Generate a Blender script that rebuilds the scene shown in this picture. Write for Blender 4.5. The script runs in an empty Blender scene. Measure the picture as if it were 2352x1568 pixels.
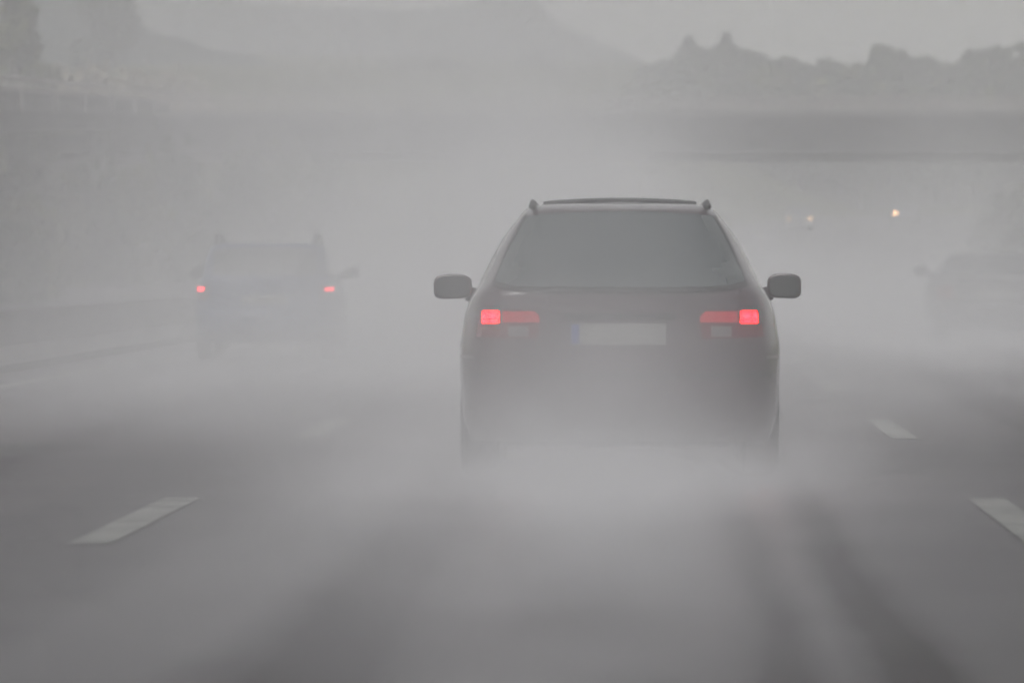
import bpy, bmesh, math, random
from mathutils import Vector, Matrix, noise

R = math.radians
random.seed(7)
S = bpy.context.scene
COL = S.collection

# ------------------------------------------------------------------ camera frame helpers
EYE = 1.17                      # height of the driver's eye / lens above the road
FPX, VX, VY = 16856.0, 1523.0, 600.0


def at(px, py, Y):
    """photo pixel (2352 wide) at distance Y -> world point"""
    return Vector(((px - VX) / FPX * Y, Y, EYE - (py - VY) / FPX * Y))


def road_x(y):                  # the motorway bends to the right beyond the bridge
    return 0.0 if y < 200 else (y - 200) ** 2 / 2200.0


def road_z(y):                  # and climbs gently
    return 0.0 if y < 150 else 3.0 * ((y - 150) / 270.0) ** 2 if y < 480 else 4.48 + (y - 480) * 0.027


# ------------------------------------------------------------------ materials
def new_mat(name):
    m = bpy.data.materials.new(name)
    m.use_nodes = True
    nt = m.node_tree
    for n in list(nt.nodes):
        if n.type != 'OUTPUT_MATERIAL':
            nt.nodes.remove(n)
    out = [n for n in nt.nodes if n.type == 'OUTPUT_MATERIAL'][0]
    return m, nt, out


def math_node(nt, op, a, b=None, c=None, clamp=False):
    n = nt.nodes.new('ShaderNodeMath')
    n.operation = op
    n.use_clamp = clamp
    for i, v in enumerate((a, b, c)):
        if v is None:
            continue
        if isinstance(v, (int, float)):
            n.inputs[i].default_value = v
        else:
            nt.links.new(v, n.inputs[i])
    return n.outputs[0]


def surf(name, color, rough=0.5, spec=0.5, metal=0.0, coat=0.0, var=0.0, scale=3.0, bump=0.0, ior=1.45, color2=None):
    m, nt, out = new_mat(name)
    p = nt.nodes.new('ShaderNodeBsdfPrincipled')
    p.inputs['Base Color'].default_value = (*color, 1)
    p.inputs['Roughness'].default_value = rough
    p.inputs['Specular IOR Level'].default_value = spec
    p.inputs['Metallic'].default_value = metal
    p.inputs['Coat Weight'].default_value = coat
    p.inputs['IOR'].default_value = ior
    if var > 0 or bump > 0 or color2:
        tc = nt.nodes.new('ShaderNodeTexCoord')
        nz = nt.nodes.new('ShaderNodeTexNoise')
        nz.inputs['Scale'].default_value = scale
        nz.inputs['Detail'].default_value = 4
        nt.links.new(tc.outputs['Object'], nz.inputs['Vector'])
        if var > 0 or color2:
            mx = nt.nodes.new('ShaderNodeMix')
            mx.data_type = 'RGBA'
            c2 = color2 or tuple(c * (1 - var) for c in color)
            mx.inputs['A'].default_value = (*c2, 1)
            mx.inputs['B'].default_value = (*color, 1)
            mr = nt.nodes.new('ShaderNodeMapRange')
            mr.inputs['From Min'].default_value = 0.35
            mr.inputs['From Max'].default_value = 0.65
            nt.links.new(nz.outputs['Fac'], mr.inputs['Value'])
            nt.links.new(mr.outputs['Result'], mx.inputs['Factor'])
            nt.links.new(mx.outputs['Result'], p.inputs['Base Color'])
        if bump > 0:
            b = nt.nodes.new('ShaderNodeBump')
            b.inputs['Strength'].default_value = bump
            b.inputs['Distance'].default_value = 0.02
            nt.links.new(nz.outputs['Fac'], b.inputs['Height'])
            nt.links.new(b.outputs['Normal'], p.inputs['Normal'])
    nt.links.new(p.outputs['BSDF'], out.inputs['Surface'])
    return m


def lamp_mat(name, color, strength, cells=0):
    m, nt, out = new_mat(name)
    p = nt.nodes.new('ShaderNodeBsdfPrincipled')
    p.inputs['Base Color'].default_value = (*[0.12 * c for c in color], 1)
    p.inputs['Roughness'].default_value = 0.15
    p.inputs['Emission Color'].default_value = (*color, 1)
    p.inputs['Emission Strength'].default_value = strength
    if cells:
        tc = nt.nodes.new('ShaderNodeTexCoord')
        sp = nt.nodes.new('ShaderNodeSeparateXYZ')
        nt.links.new(tc.outputs['Object'], sp.inputs[0])
        a = math_node(nt, 'ABSOLUTE', math_node(nt, 'SINE', math_node(nt, 'MULTIPLY', sp.outputs[0], cells)))
        b = math_node(nt, 'ABSOLUTE', math_node(nt, 'SINE', math_node(nt, 'MULTIPLY', sp.outputs[2], cells * 1.3)))
        f = math_node(nt, 'MULTIPLY_ADD', math_node(nt, 'MULTIPLY', a, b), 1.1, 0.45)
        nt.links.new(math_node(nt, 'MULTIPLY', f, strength), p.inputs['Emission Strength'])
    nt.links.new(p.outputs['BSDF'], out.inputs['Surface'])
    return m


def road_mat():
    """wet asphalt: a water film that the tyres have pressed away along the wheel tracks"""
    m, nt, out = new_mat('wet_asphalt')
    p = nt.nodes.new('ShaderNodeBsdfPrincipled')
    geo = nt.nodes.new('ShaderNodeNewGeometry')
    sp = nt.nodes.new('ShaderNodeSeparateXYZ')
    nt.links.new(geo.outputs['Position'], sp.inputs[0])
    x, y = sp.outputs[0], sp.outputs[1]
    mp = nt.nodes.new('ShaderNodeMapping')
    mp.inputs['Scale'].default_value = (1.0, 0.06, 1.0)
    nt.links.new(geo.outputs['Position'], mp.inputs['Vector'])
    wn = nt.nodes.new('ShaderNodeTexNoise')
    wn.inputs['Scale'].default_value = 1.3
    wn.inputs['Detail'].default_value = 5
    nt.links.new(mp.outputs[0], wn.inputs['Vector'])
    wob = math_node(nt, 'MULTIPLY_ADD', wn.outputs['Fac'], 0.36, -0.18)
    xw = math_node(nt, 'ADD', x, wob)
    track = None
    # centre and half width of each dark wheel track of the three lanes
    for cx, hw, amp in ((-1.02, 0.25, 1.15), (0.34, 0.11, 0.9), (0.68, 0.13, 1.0), (-5.5, 0.3, 0.2), (-3.9, 0.3, 0.3),
                        (2.75, 0.28, 0.8), (4.35, 0.3, 0.8)):
        d = math_node(nt, 'DIVIDE', math_node(nt, 'SUBTRACT', xw, cx), hw)
        g = math_node(nt, 'MULTIPLY', math_node(nt, 'EXPONENT', math_node(nt, 'MULTIPLY', math_node(nt, 'MULTIPLY', d, d), -1.0)), amp)
        track = g if track is None else math_node(nt, 'MAXIMUM', track, g)
    fn = nt.nodes.new('ShaderNodeTexNoise')
    fn.inputs['Scale'].default_value = 0.5
    fn.inputs['Detail'].default_value = 6
    nt.links.new(mp.outputs[0], fn.inputs['Vector'])
    pn = nt.nodes.new('ShaderNodeTexNoise')
    pn.inputs['Scale'].default_value = 0.55
    pn.inputs['Detail'].default_value = 5
    nt.links.new(geo.outputs['Position'], pn.inputs['Vector'])
    film = math_node(nt, 'ADD', math_node(nt, 'MULTIPLY_ADD', fn.outputs['Fac'], 0.7, -0.35), math_node(nt, 'MULTIPLY_ADD', pn.outputs['Fac'], 0.3, -0.15))
    # water lying along the outer side of the left track, less towards the outer lanes
    pool = math_node(nt, 'MULTIPLY', gauss(nt, xw, -1.62, 0.34), 0.45)
    dry = math_node(nt, 'MULTIPLY', math_node(nt, 'SUBTRACT', 1.0, gauss(nt, xw, -0.4, 2.2)), 0.22)
    film = math_node(nt, 'SUBTRACT', math_node(nt, 'ADD', film, pool), dry)
    wet = math_node(nt, 'SUBTRACT', math_node(nt, 'ADD', 0.72, film), math_node(nt, 'MULTIPLY', track, 0.85), clamp=True)
    mx = nt.nodes.new('ShaderNodeMix')
    mx.data_type = 'RGBA'
    mx.inputs['A'].default_value = (0.043, 0.038, 0.040, 1)
    mx.inputs['B'].default_value = (0.060, 0.053, 0.056, 1)
    nt.links.new(wet, mx.inputs['Factor'])
    nt.links.new(mx.outputs['Result'], p.inputs['Base Color'])
    nt.links.new(math_node(nt, 'MULTIPLY_ADD', wet, -0.20, 0.62), p.inputs['Roughness'])
    nt.links.new(math_node(nt, 'MULTIPLY_ADD', wet, 0.52, 0.04), p.inputs['Specular IOR Level'])
    p.inputs['IOR'].default_value = 1.36
    gr = nt.nodes.new('ShaderNodeTexNoise')
    gr.inputs['Scale'].default_value = 60
    gr.inputs['Detail'].default_value = 3
    nt.links.new(geo.outputs['Position'], gr.inputs['Vector'])
    b = nt.nodes.new('ShaderNodeBump')
    b.inputs['Strength'].default_value = 0.25
    b.inputs['Distance'].default_value = 0.006
    nt.links.new(gr.outputs['Fac'], b.inputs['Height'])
    nt.links.new(b.outputs['Normal'], p.inputs['Normal'])
    nt.links.new(p.outputs['BSDF'], out.inputs['Surface'])
    return m


def volume_mat(name, color, density, aniso=0.1):
    """DENSITY: a number, or a function (nt, x, y, z, noise) -> socket"""
    m, nt, out = new_mat(name)
    v = nt.nodes.new('ShaderNodeVolumePrincipled')
    v.inputs['Color'].default_value = (*color, 1)
    v.inputs['Anisotropy'].default_value = aniso
    if isinstance(density, (int, float)):
        v.inputs['Density'].default_value = density
    else:
        geo = nt.nodes.new('ShaderNodeNewGeometry')
        sp = nt.nodes.new('ShaderNodeSeparateXYZ')
        nt.links.new(geo.outputs['Position'], sp.inputs[0])
        nt.links.new(density(nt, geo.outputs['Position'], *sp.outputs[:3]), v.inputs['Density'])
    nt.links.new(v.outputs['Volume'], out.inputs['Volume'])
    return m


def noise_node(nt, pos, scale, stretch=(1, 1, 1), detail=2.0):
    mp = nt.nodes.new('ShaderNodeMapping')
    mp.inputs['Scale'].default_value = stretch
    nt.links.new(pos, mp.inputs['Vector'])
    n = nt.nodes.new('ShaderNodeTexNoise')
    n.inputs['Scale'].default_value = scale
    n.inputs['Detail'].default_value = detail
    nt.links.new(mp.outputs[0], n.inputs['Vector'])
    return n.outputs['Fac']


def gauss(nt, v, c, w):
    d = math_node(nt, 'DIVIDE', math_node(nt, 'SUBTRACT', v, c), w)
    return math_node(nt, 'EXPONENT', math_node(nt, 'MULTIPLY', math_node(nt, 'MULTIPLY', d, d), -1.0))


def smooth(nt, v, a, b, lo=0.0, hi=1.0):
    n = nt.nodes.new('ShaderNodeMapRange')
    n.interpolation_type = 'SMOOTHSTEP'
    n.inputs['From Min'].default_value = a
    n.inputs['From Max'].default_value = b
    n.inputs['To Min'].default_value = lo
    n.inputs['To Max'].default_value = hi
    nt.links.new(v, n.inputs['Value'])
    return n.outputs['Result']


# ------------------------------------------------------------------ object helpers
def tag(o, label=None, cat=None, group=None, kind=None):
    if label: o['label'] = label
    if cat: o['category'] = cat
    if group: o['group'] = group
    if kind: o['kind'] = kind
    return o


def empty(name, loc, rz=0.0):
    o = bpy.data.objects.new(name, None)
    o.empty_display_size = 0.3
    COL.objects.link(o)
    o.location = loc
    o.rotation_euler = (0, 0, rz)
    return o


def link(name, bm, mat, parent=None, smoothed=False, loc=None):
    bmesh.ops.recalc_face_normals(bm, faces=bm.faces)
    me = bpy.data.meshes.new(name)
    bm.to_mesh(me)
    bm.free()
    me.materials.append(mat)
    if smoothed:
        for p in me.polygons:
            p.use_smooth = True
    o = bpy.data.objects.new(name, me)
    COL.objects.link(o)
    if parent is not None:
        o.parent = parent
    if loc is not None:
        o.location = loc
    return o


def add_box(bm, lo, hi, bevel=0.0, rot=None):
    c = [(a + b) / 2 for a, b in zip(lo, hi)]
    s = [abs(b - a) for a, b in zip(lo, hi)]
    tmp = bmesh.new()
    bmesh.ops.create_cube(tmp, size=1.0)
    for v in tmp.verts:
        v.co = Vector((v.co.x * s[0], v.co.y * s[1], v.co.z * s[2]))
    if bevel > 0:
        bmesh.ops.bevel(tmp, geom=list(tmp.edges), offset=bevel, segments=3, affect='EDGES', profile=0.6)
    M = Matrix.Translation(c)
    if rot is not None:
        M = M @ rot
    copy_in(bm, tmp, M)


def copy_in(bm, tmp, M=Matrix.Identity(4)):
    vs = {}
    for v in tmp.verts:
        vs[v] = bm.verts.new(M @ v.co)
    for f in tmp.faces:
        bm.faces.new([vs[v] for v in f.verts])
    tmp.free()


def add_tube(bm, pts, rad, seg=8, close=True):
    rings = []
    n = len(pts)
    rads = rad if isinstance(rad, (list, tuple)) else [rad] * n
    for i, p in enumerate(pts):
        d = (pts[min(i + 1, n - 1)] - pts[max(i - 1, 0)]).normalized()
        up = Vector((0, 0, 1)) if abs(d.z) < 0.9 else Vector((1, 0, 0))
        a = d.cross(up).normalized()
        b = d.cross(a)
        rings.append([bm.verts.new(p + a * (math.cos(2 * math.pi * k / seg) * rads[i]) + b * (math.sin(2 * math.pi * k / seg) * rads[i])) for k in range(seg)])
    for r0, r1 in zip(rings, rings[1:]):
        for k in range(seg):
            bm.faces.new((r0[k], r0[(k + 1) % seg], r1[(k + 1) % seg], r1[k]))
    if close:
        bm.faces.new(rings[0][::-1])
        bm.faces.new(rings[-1])


def add_lathe_x(bm, prof, c, seg=36):
    """PROF: list of (x, r) turned about the X axis through C"""
    rings = []
    for x, r in prof:
        rings.append([bm.verts.new((c[0] + x, c[1] + r * math.cos(2 * math.pi * k / seg), c[2] + r * math.sin(2 * math.pi * k / seg))) for k in range(seg)])
    for r0, r1 in zip(rings, rings[1:]):
        for k in range(seg):
            bm.faces.new((r0[k], r0[(k + 1) % seg], r1[(k + 1) % seg], r1[k]))
    bm.faces.new(rings[0][::-1])
    bm.faces.new(rings[-1])


def sheet(bm, rows):
    """a grid of points (list of rows of equal length) -> quads"""
    vv = [[bm.verts.new(p) for p in r] for r in rows]
    for a, b in zip(vv, vv[1:]):
        for i in range(len(a) - 1):
            bm.faces.new((a[i], a[i + 1], b[i + 1], b[i]))
    return vv


def interp(tab, z):
    if z <= tab[0][0]:
        return tab[0][1]
    for (a, va), (b, vb) in zip(tab, tab[1:]):
        if z <= b:
            t = (z - a) / (b - a)
            return va + (vb - va) * t
    return tab[-1][1]


# ------------------------------------------------------------------ shared materials
M_ROAD = road_mat()
M_PAINT = surf('road_paint', (0.21, 0.21, 0.195), 0.5, 0.3, var=0.55, scale=2.2)
M_GRASS = surf('verge_grass', (0.074, 0.080, 0.018), 0.9, 0.1, var=0.45, scale=0.35, bump=0.4)
M_HILL = surf('hill_woods', (0.030, 0.044, 0.040), 1.0, 0.0, var=0.4, scale=0.05)
M_MOUNT = surf('mountain_woods', (0.03, 0.04, 0.042), 1.0, 0.0, var=0.3, scale=0.02)
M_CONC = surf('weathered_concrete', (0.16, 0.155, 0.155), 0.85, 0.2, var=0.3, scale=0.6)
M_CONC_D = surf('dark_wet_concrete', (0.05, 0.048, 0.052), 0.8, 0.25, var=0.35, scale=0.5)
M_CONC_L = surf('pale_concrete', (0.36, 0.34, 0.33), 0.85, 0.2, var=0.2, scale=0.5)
M_STEEL = surf('galvanised_steel', (0.45, 0.46, 0.46), 0.45, 0.5, metal=0.5, var=0.2, scale=2)
M_RAIL = surf('painted_railing', (0.30, 0.27, 0.27), 0.6, 0.3)
M_BARK = surf('bark', (0.06, 0.05, 0.04), 0.95, 0.1, var=0.4, scale=4)
M_TYRE = surf('tyre_rubber', (0.018, 0.018, 0.018), 0.75, 0.3)
M_RIM = surf('alloy_rim', (0.35, 0.35, 0.36), 0.35, 0.5, metal=0.8)
M_BLACK = surf('black_plastic', (0.02, 0.02, 0.021), 0.55, 0.4, var=0.2, scale=8)
M_GLASS_D = surf('tinted_window_glass', (0.036, 0.046, 0.047), 0.06, 0.5, ior=1.75)
M_PLATE = surf('plate_white', (0.20, 0.20, 0.19), 0.5, 0.3)
M_BLUE = surf('plate_blue', (0.04, 0.06, 0.20), 0.5, 0.3)
M_LENS_R = surf('red_lamp_lens', (0.10, 0.010, 0.014), 0.3, 0.4)
M_LENS_W = surf('clear_lamp_lens', (0.12, 0.11, 0.11), 0.3, 0.4)
M_LEAF = [surf('foliage_dark', (0.040, 0.060, 0.026), 0.8, 0.1, color2=(0.020, 0.032, 0.016), scale=0.9),
          surf('foliage_olive', (0.085, 0.092, 0.024), 0.8, 0.1, color2=(0.045, 0.055, 0.024), scale=0.9),
          surf('foliage_conifer', (0.026, 0.042, 0.026), 0.85, 0.1, color2=(0.014, 0.024, 0.016), scale=1.2),
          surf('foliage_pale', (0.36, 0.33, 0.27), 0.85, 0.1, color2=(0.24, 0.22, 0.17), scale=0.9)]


# ------------------------------------------------------------------ terrain, road, markings
def terrain_h(x, y):
    s = x - road_x(y)
    base = road_z(y) - 0.06
    h = 0.0
    if s < -21:
        f = min(1, max(0, (y - 150) / 70))
        h = min((-21 - s) * 0.42, 9.0 + max(0, (-45 - s)) * 0.02) * f
    if s > 9.6:
        f = min(1, max(0, (y - 120) / 60))
        h = min((s - 9.6) * 0.36, 6.0) * f
    if y > 470:
        f = min(1, (y - 470) / 60)
        h = max(h, 4.5 * f)
    n = noise.noise(Vector((x * 0.09, y * 0.05, 0))) * 0.6 if abs(h) > 0.3 else 0
    return base + h + n


bm = bmesh.new()
ys = [-60, -20, 20, 60, 100, 120, 140, 160, 180, 200, 220, 240, 260, 280, 300, 320, 340, 360, 380, 400, 420, 440, 460, 475, 490, 505, 520, 540, 580, 650, 800, 1000, 1400, 2200, 4000]
xs = [-3000, -1200, -500, -250, -140, -100, -80, -68, -60, -54, -48, -44, -40, -36, -32, -29, -26, -23.5, -21, -15, -10, -5, 0, 5, 9.6, 11, 13, 15, 18, 21, 24, 27, 31, 36, 42, 50, 60, 80, 120, 200, 400, 1000, 3000]
sheet(bm, [[(x + road_x(min(y, 700)), y, terrain_h(x + road_x(min(y, 700)), min(y, 700))) for x in xs] for y in ys])
tag(link('ground', bm, M_GRASS, smoothed=True), kind='structure')


def strip(x0, x1, z, y0, y1, step, name, mat):
    bm = bmesh.new()
    n = max(1, int((y1 - y0) / step))
    rows = []
    for i in range(n + 1):
        y = y0 + (y1 - y0) * i / n
        rows.append([(road_x(y) + x0, y, road_z(y) + z), (road_x(y) + x1, y, road_z(y) + z)])
    sheet(bm, rows)
    return tag(link(name, bm, mat), kind='structure')


strip(-6.75, 8.1, 0.0, -40, 470, 8, 'road', M_ROAD)
strip(-20.5, -7.6, 0.0, -40, 470, 8, 'opposite_road', M_ROAD)
strip(-7.6, -6.75, -0.01, -40, 470, 8, 'median', surf('median_gravel', (0.12, 0.115, 0.11), 0.9, 0.2, var=0.4, scale=3))
LW = 0.09
# dashed lane lines: six metres of paint, twelve metres of gap
for lx in (-2.37, 1.59):
    y = 31.0 - 18.0
    while y < 260:
        strip(lx - LW, lx + LW, 0.006, y - 0.7, y + 5.2, 3, 'lane_marking', M_PAINT)
        y += 18.0
strip(-6.22, -6.06, 0.006, -20, 460, 8, 'edge_marking', M_PAINT)
strip(5.38, 5.62, 0.006, -20, 460, 8, 'edge_marking', M_PAINT)

# hills behind
def ridge(name, prof, Y, depth, mat, rough, base=-5.0):
    """a hill whose skyline runs through PROF = [(photo x, photo y)] at distance Y"""
    pts = [at(px, py, Y) for px, py in prof]
    fine = []
    for i in range(len(pts) - 1):
        for k in range(12):
            fine.append(pts[i].lerp(pts[i + 1], k / 12))
    fine.append(pts[-1])
    bm = bmesh.new()
    rows = []
    for j in range(13):
        t = j / 12 * 2 - 1                      # -1 near foot, 0 crest, 1 far foot
        g = (1 - abs(t)) ** 0.8
        row = []
        for p in fine:
            z = base + (p.z - base) * g
            w = noise.fractal(Vector((p.x * rough, (p.y + t * depth) * rough, 3.1)), 0.8, 2.1, 4) * 0.045 * (p.z - base) * (0.3 + g)
            row.append((p.x, p.y + t * depth, z + w))
        rows.append(row)
    sheet(bm, rows)
    return tag(link(name, bm, mat, smoothed=True), kind='structure')


ridge('mountain', [(-2200, 140), (-900, -40), (-200, -30), (300, -25), (700, 5), (900, 14), (1060, 2), (1160, -22), (1220, -14), (1290, 60), (1400, 118), (1510, 168), (1700, 230), (2100, 290), (3000, 330), (4200, 400)], 760, 190, M_MOUNT, 0.02)
ridge('hill', [(-1500, -160), (-500, -150), (0, -110), (180, -60), (290, 10), (360, 72), (480, 116), (620, 150), (740, 178), (840, 216), (980, 262), (1150, 330), (1400, 430), (1700, 520)], 490, 80, M_HILL, 0.05)


# ------------------------------------------------------------------ trees and shrubs
def crown_bm(kind, h, r, n, leaf, rnd):
    """leaf clumps spread through the volume of a crown that stands on z = 0"""
    bm = bmesh.new()
    lobes = []
    if kind == 'broad':
        for _ in range(15):
            a = rnd.uniform(0, 2 * math.pi)
            q = rnd.uniform(0.1, 0.8) * r
            zz = rnd.uniform(0.12, 0.8) * h
            rr = rnd.uniform(0.24, 0.44) * r * (1.15 - 0.45 * zz / h)
            lobes.append((Vector((q * math.cos(a), q * math.sin(a), zz)), rr, rnd.uniform(0.8, 1.3)))
        lobes.append((Vector((0, 0, h * 0.84)), r * 0.36, 1.1))
    for i in range(n):
        if kind == 'broad':
            c, rr, sq = lobes[rnd.randrange(len(lobes))]
            d = Vector((rnd.gauss(0, 1), rnd.gauss(0, 1), rnd.gauss(0, 1))).normalized()
            p = c + d * rr * rnd.uniform(0.55, 1.08) * Vector((1, 1, sq)).length / 1.73
        elif kind == 'spire':
            t = rnd.random() ** 0.75
            tier = 0.72 + 0.28 * math.cos(t * 40)
            a = rnd.uniform(0, 2 * math.pi)
            q = r * (1 - t) ** 0.9 * tier * rnd.uniform(0.35, 1.05) + 0.08
            p = Vector((q * math.cos(a), q * math.sin(a), h * (0.08 + 0.92 * t) - q * 0.18))
        else:                                     # shrub
            d = Vector((rnd.gauss(0, 1), rnd.gauss(0, 1), abs(rnd.gauss(0, 1)))).normalized()
            k = 0.75 + 0.35 * noise.noise(d * 2.3 + Vector((n * 0.1, h, r)))
            p = Vector((d.x * r, d.y * r, d.z * h)) * k * rnd.uniform(0.6, 1.05)
        s = leaf * rnd.uniform(0.6, 1.5)
        ax = Vector((rnd.gauss(0, 1), rnd.gauss(0, 1), rnd.gauss(0, 1))).normalized()
        b1 = ax.orthogonal().normalized()
        b2 = ax.cross(b1)
        q = [p + b1 * s * rnd.uniform(0.7, 1.2), p + b2 * s * rnd.uniform(0.4, 0.8), p - b1 * s * rnd.uniform(0.7, 1.2), p - b2 * s * rnd.uniform(0.4, 0.8)]
        bm.faces.new([bm.verts.new(v) for v in q])
    if kind != 'spire':
        zm = max(v.co.z for v in bm.verts)
        for v in bm.verts:
            v.co.z *= h / zm
    return bm


def trunk_bm(h, r, rnd, limbs=5, lean=0.03):
    bm = bmesh.new()
    pts = [Vector((lean * k * rnd.uniform(-1, 1), lean * k * rnd.uniform(-1, 1), h * k / 5)) for k in range(6)]
    add_tube(bm, pts, [r * (1 - 0.75 * k / 5) for k in range(6)], 8)
    for _ in range(limbs):
        a = rnd.uniform(0, 2 * math.pi)
        z = rnd.uniform(0.3, 0.8) * h
        L = h * rnd.uniform(0.2, 0.35)
        o = Vector((0, 0, z))
        d = Vector((math.cos(a), math.sin(a), 0.7))
        add_tube(bm, [o, o + d * L * 0.5, o + d * L + Vector((0, 0, L * 0.2))], [r * 0.4, r * 0.25, r * 0.08], 6)
    return bm


def tree(name, kind, top, Y, width, foot, mat, label, cat, group, n=1500, leaf=0.34, seed=1):
    """TOP: (photo x, photo y) of its tip, WIDTH in metres, FOOT: ground height or None to read the terrain"""
    rnd = random.Random(seed)
    tip = at(top[0], top[1], Y)
    z0 = terrain_h(tip.x, Y) if foot is None else foot
    h = max(tip.z - z0, 1.0)
    root = empty(name, (tip.x, Y, z0))
    tag(root, label, cat, group)
    cz = 0.12 * h if kind == 'broad' else 0.0
    link('crown', crown_bm(kind, h - cz, width / 2, n, leaf, rnd), mat, root, loc=(0, 0, cz))
    if kind == 'shrub':
        bm = bmesh.new()
        for k in range(5):
            a = k * 1.3 + seed
            e = Vector((math.cos(a) * width * 0.25, math.sin(a) * width * 0.25, h * 0.75))
            add_tube(bm, [Vector((0, 0, -0.3)), e * 0.5 + Vector((0, 0, 0.1)), e], [0.06, 0.04, 0.012], 6)
        link('stem', bm, M_BARK, root)
    else:
        link('trunk', trunk_bm(h * 0.9, 0.022 * h + 0.06, rnd), M_BARK, root)
    return root


G_R = 'misty trees along the skyline beyond the overpass'
YR = 500
right_trees = [
    ('broad_tree', 'broad', 1538, 132, 4.5, 0, 'low rounded tree at the left end of the misty skyline beyond the overpass'),
    ('conifer', 'spire', 1582, 87, 5.0, 2, 'slender conifer whose tip is the first spike of the misty skyline'),
    ('broad_tree', 'broad', 1626, 104, 5.6, 0, 'tall broad tree between the two conifer spikes of the misty skyline'),
    ('conifer', 'spire', 1668, 80, 5.0, 2, 'taller conifer with the highest tip of the misty skyline'),
    ('broad_tree', 'broad', 1708, 108, 5.0, 0, 'broad tree sloping down right of the tallest conifer in the mist'),
    ('broad_tree', 'broad', 1762, 143, 4.2, 1, 'lowest tree in the dip of the misty skyline beside the tall conifer group'),
    ('broad_tree', 'broad', 1803, 126, 4.6, 0, 'rounded tree just right of the dip in the misty skyline'),
    ('broad_tree', 'broad', 1848, 137, 4.6, 0, 'flat topped tree above the first oncoming headlights in the mist'),
    ('broad_tree', 'broad', 1900, 130, 5.0, 0, 'round crowned tree in the middle of the misty skyline, above the paired headlights'),
    ('broad_tree', 'broad', 1960, 140, 5.0, 1, 'low crowned tree before the tall tree above the single headlight'),
    ('broad_tree', 'broad', 2026, 96, 4.6, 0, 'tall tree above the single bright headlight in the mist'),
    ('broad_tree', 'broad', 2072, 112, 4.6, 0, 'broad shouldered tree beside the tall tree above the single headlight'),
    ('broad_tree', 'broad', 2122, 124, 5.0, 0, 'wide tree sinking towards the right hand dip of the misty skyline'),
    ('broad_tree', 'broad', 2184, 140, 4.6, 1, 'small tree in the right hand dip of the misty skyline'),
    ('broad_tree', 'broad', 2232, 112, 4.6, 0, 'rounded tree rising from the right hand dip of the misty skyline'),
    ('broad_tree', 'broad', 2284, 100, 5.0, 0, 'dark broad tree second from the right edge of the misty skyline'),
    ('broad_tree', 'broad', 2345, 94, 6.0, 0, 'dark tree at the right edge of the photo above the overpass'),
]
for i, (nm, kd, px, py, w, mi, lab) in enumerate(right_trees):
    Y = YR + (i * 37 % 23) - 10
    tree(nm, kd, (px, py), Y, w, None, M_LEAF[mi], lab, 'tree', G_R, n=2600 if kd == 'spire' else 2200, leaf=0.2 if kd == 'spire' else 0.34, seed=20 + i)

G_W = 'trees of the dim wood under the skyline'
for i in range(22):
    px = 1490 + i * 44
    py = 165 + (i * 53 % 31)
    tree('broad_tree', 'broad', (px, py), YR - 28 + (i * 29 % 11), 5.2, None, M_LEAF[0 if i % 3 else 1],
         'lower tree of the dim wood filling the space between skyline and overpass', 'tree', G_W, n=1300, leaf=0.42, seed=60 + i)

G_L = 'trees on the left hillside'
tree('broad_tree', 'broad', (232, -60), 430, 5.6, terrain_h(-33, 430) - 5, M_LEAF[2], 'dark tree rising out of the top of the photo above the ramp parapet', 'tree', G_L, n=2600, leaf=0.3, seed=101)
tree('broad_tree', 'broad', (40, -30), 300, 4.0, terrain_h(-26, 300) - 3, M_LEAF[1], 'olive green tree in the upper left corner above the ramp', 'tree', G_L, n=2600, leaf=0.3, seed=102)
tree('broad_tree', 'broad', (1000, 176), 520, 5.6, None, M_LEAF[1], 'pale green tree at the foot of the hazy mountain, left of the big car roof', 'tree', G_L, n=1800, leaf=0.36, seed=103)
tree('broad_tree', 'broad', (930, 204), 500, 4.5, None, M_LEAF[1], 'smaller tree left of the pale green tree at the foot of the mountain', 'tree', G_L, n=1500, leaf=0.36, seed=104)
tree('broad_tree', 'broad', (1222, 166), 540, 3.0, None, M_LEAF[0], 'lone narrow tree under the mountain peak straight above the big car', 'tree', G_L, n=1400, leaf=0.36, seed=105)

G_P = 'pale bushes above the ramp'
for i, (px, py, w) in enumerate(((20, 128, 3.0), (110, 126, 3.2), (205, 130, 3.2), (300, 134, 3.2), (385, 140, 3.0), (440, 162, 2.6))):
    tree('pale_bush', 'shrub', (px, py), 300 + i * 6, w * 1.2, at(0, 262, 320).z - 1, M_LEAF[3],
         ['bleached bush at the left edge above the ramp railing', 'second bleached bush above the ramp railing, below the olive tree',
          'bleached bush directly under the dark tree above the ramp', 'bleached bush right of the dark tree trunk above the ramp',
          'bleached bush near the low end of the ramp railing', 'last and smallest bleached bush where the ramp railing ends'][i], 'bush', G_P, n=2400, leaf=0.16, seed=130 + i)

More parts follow.
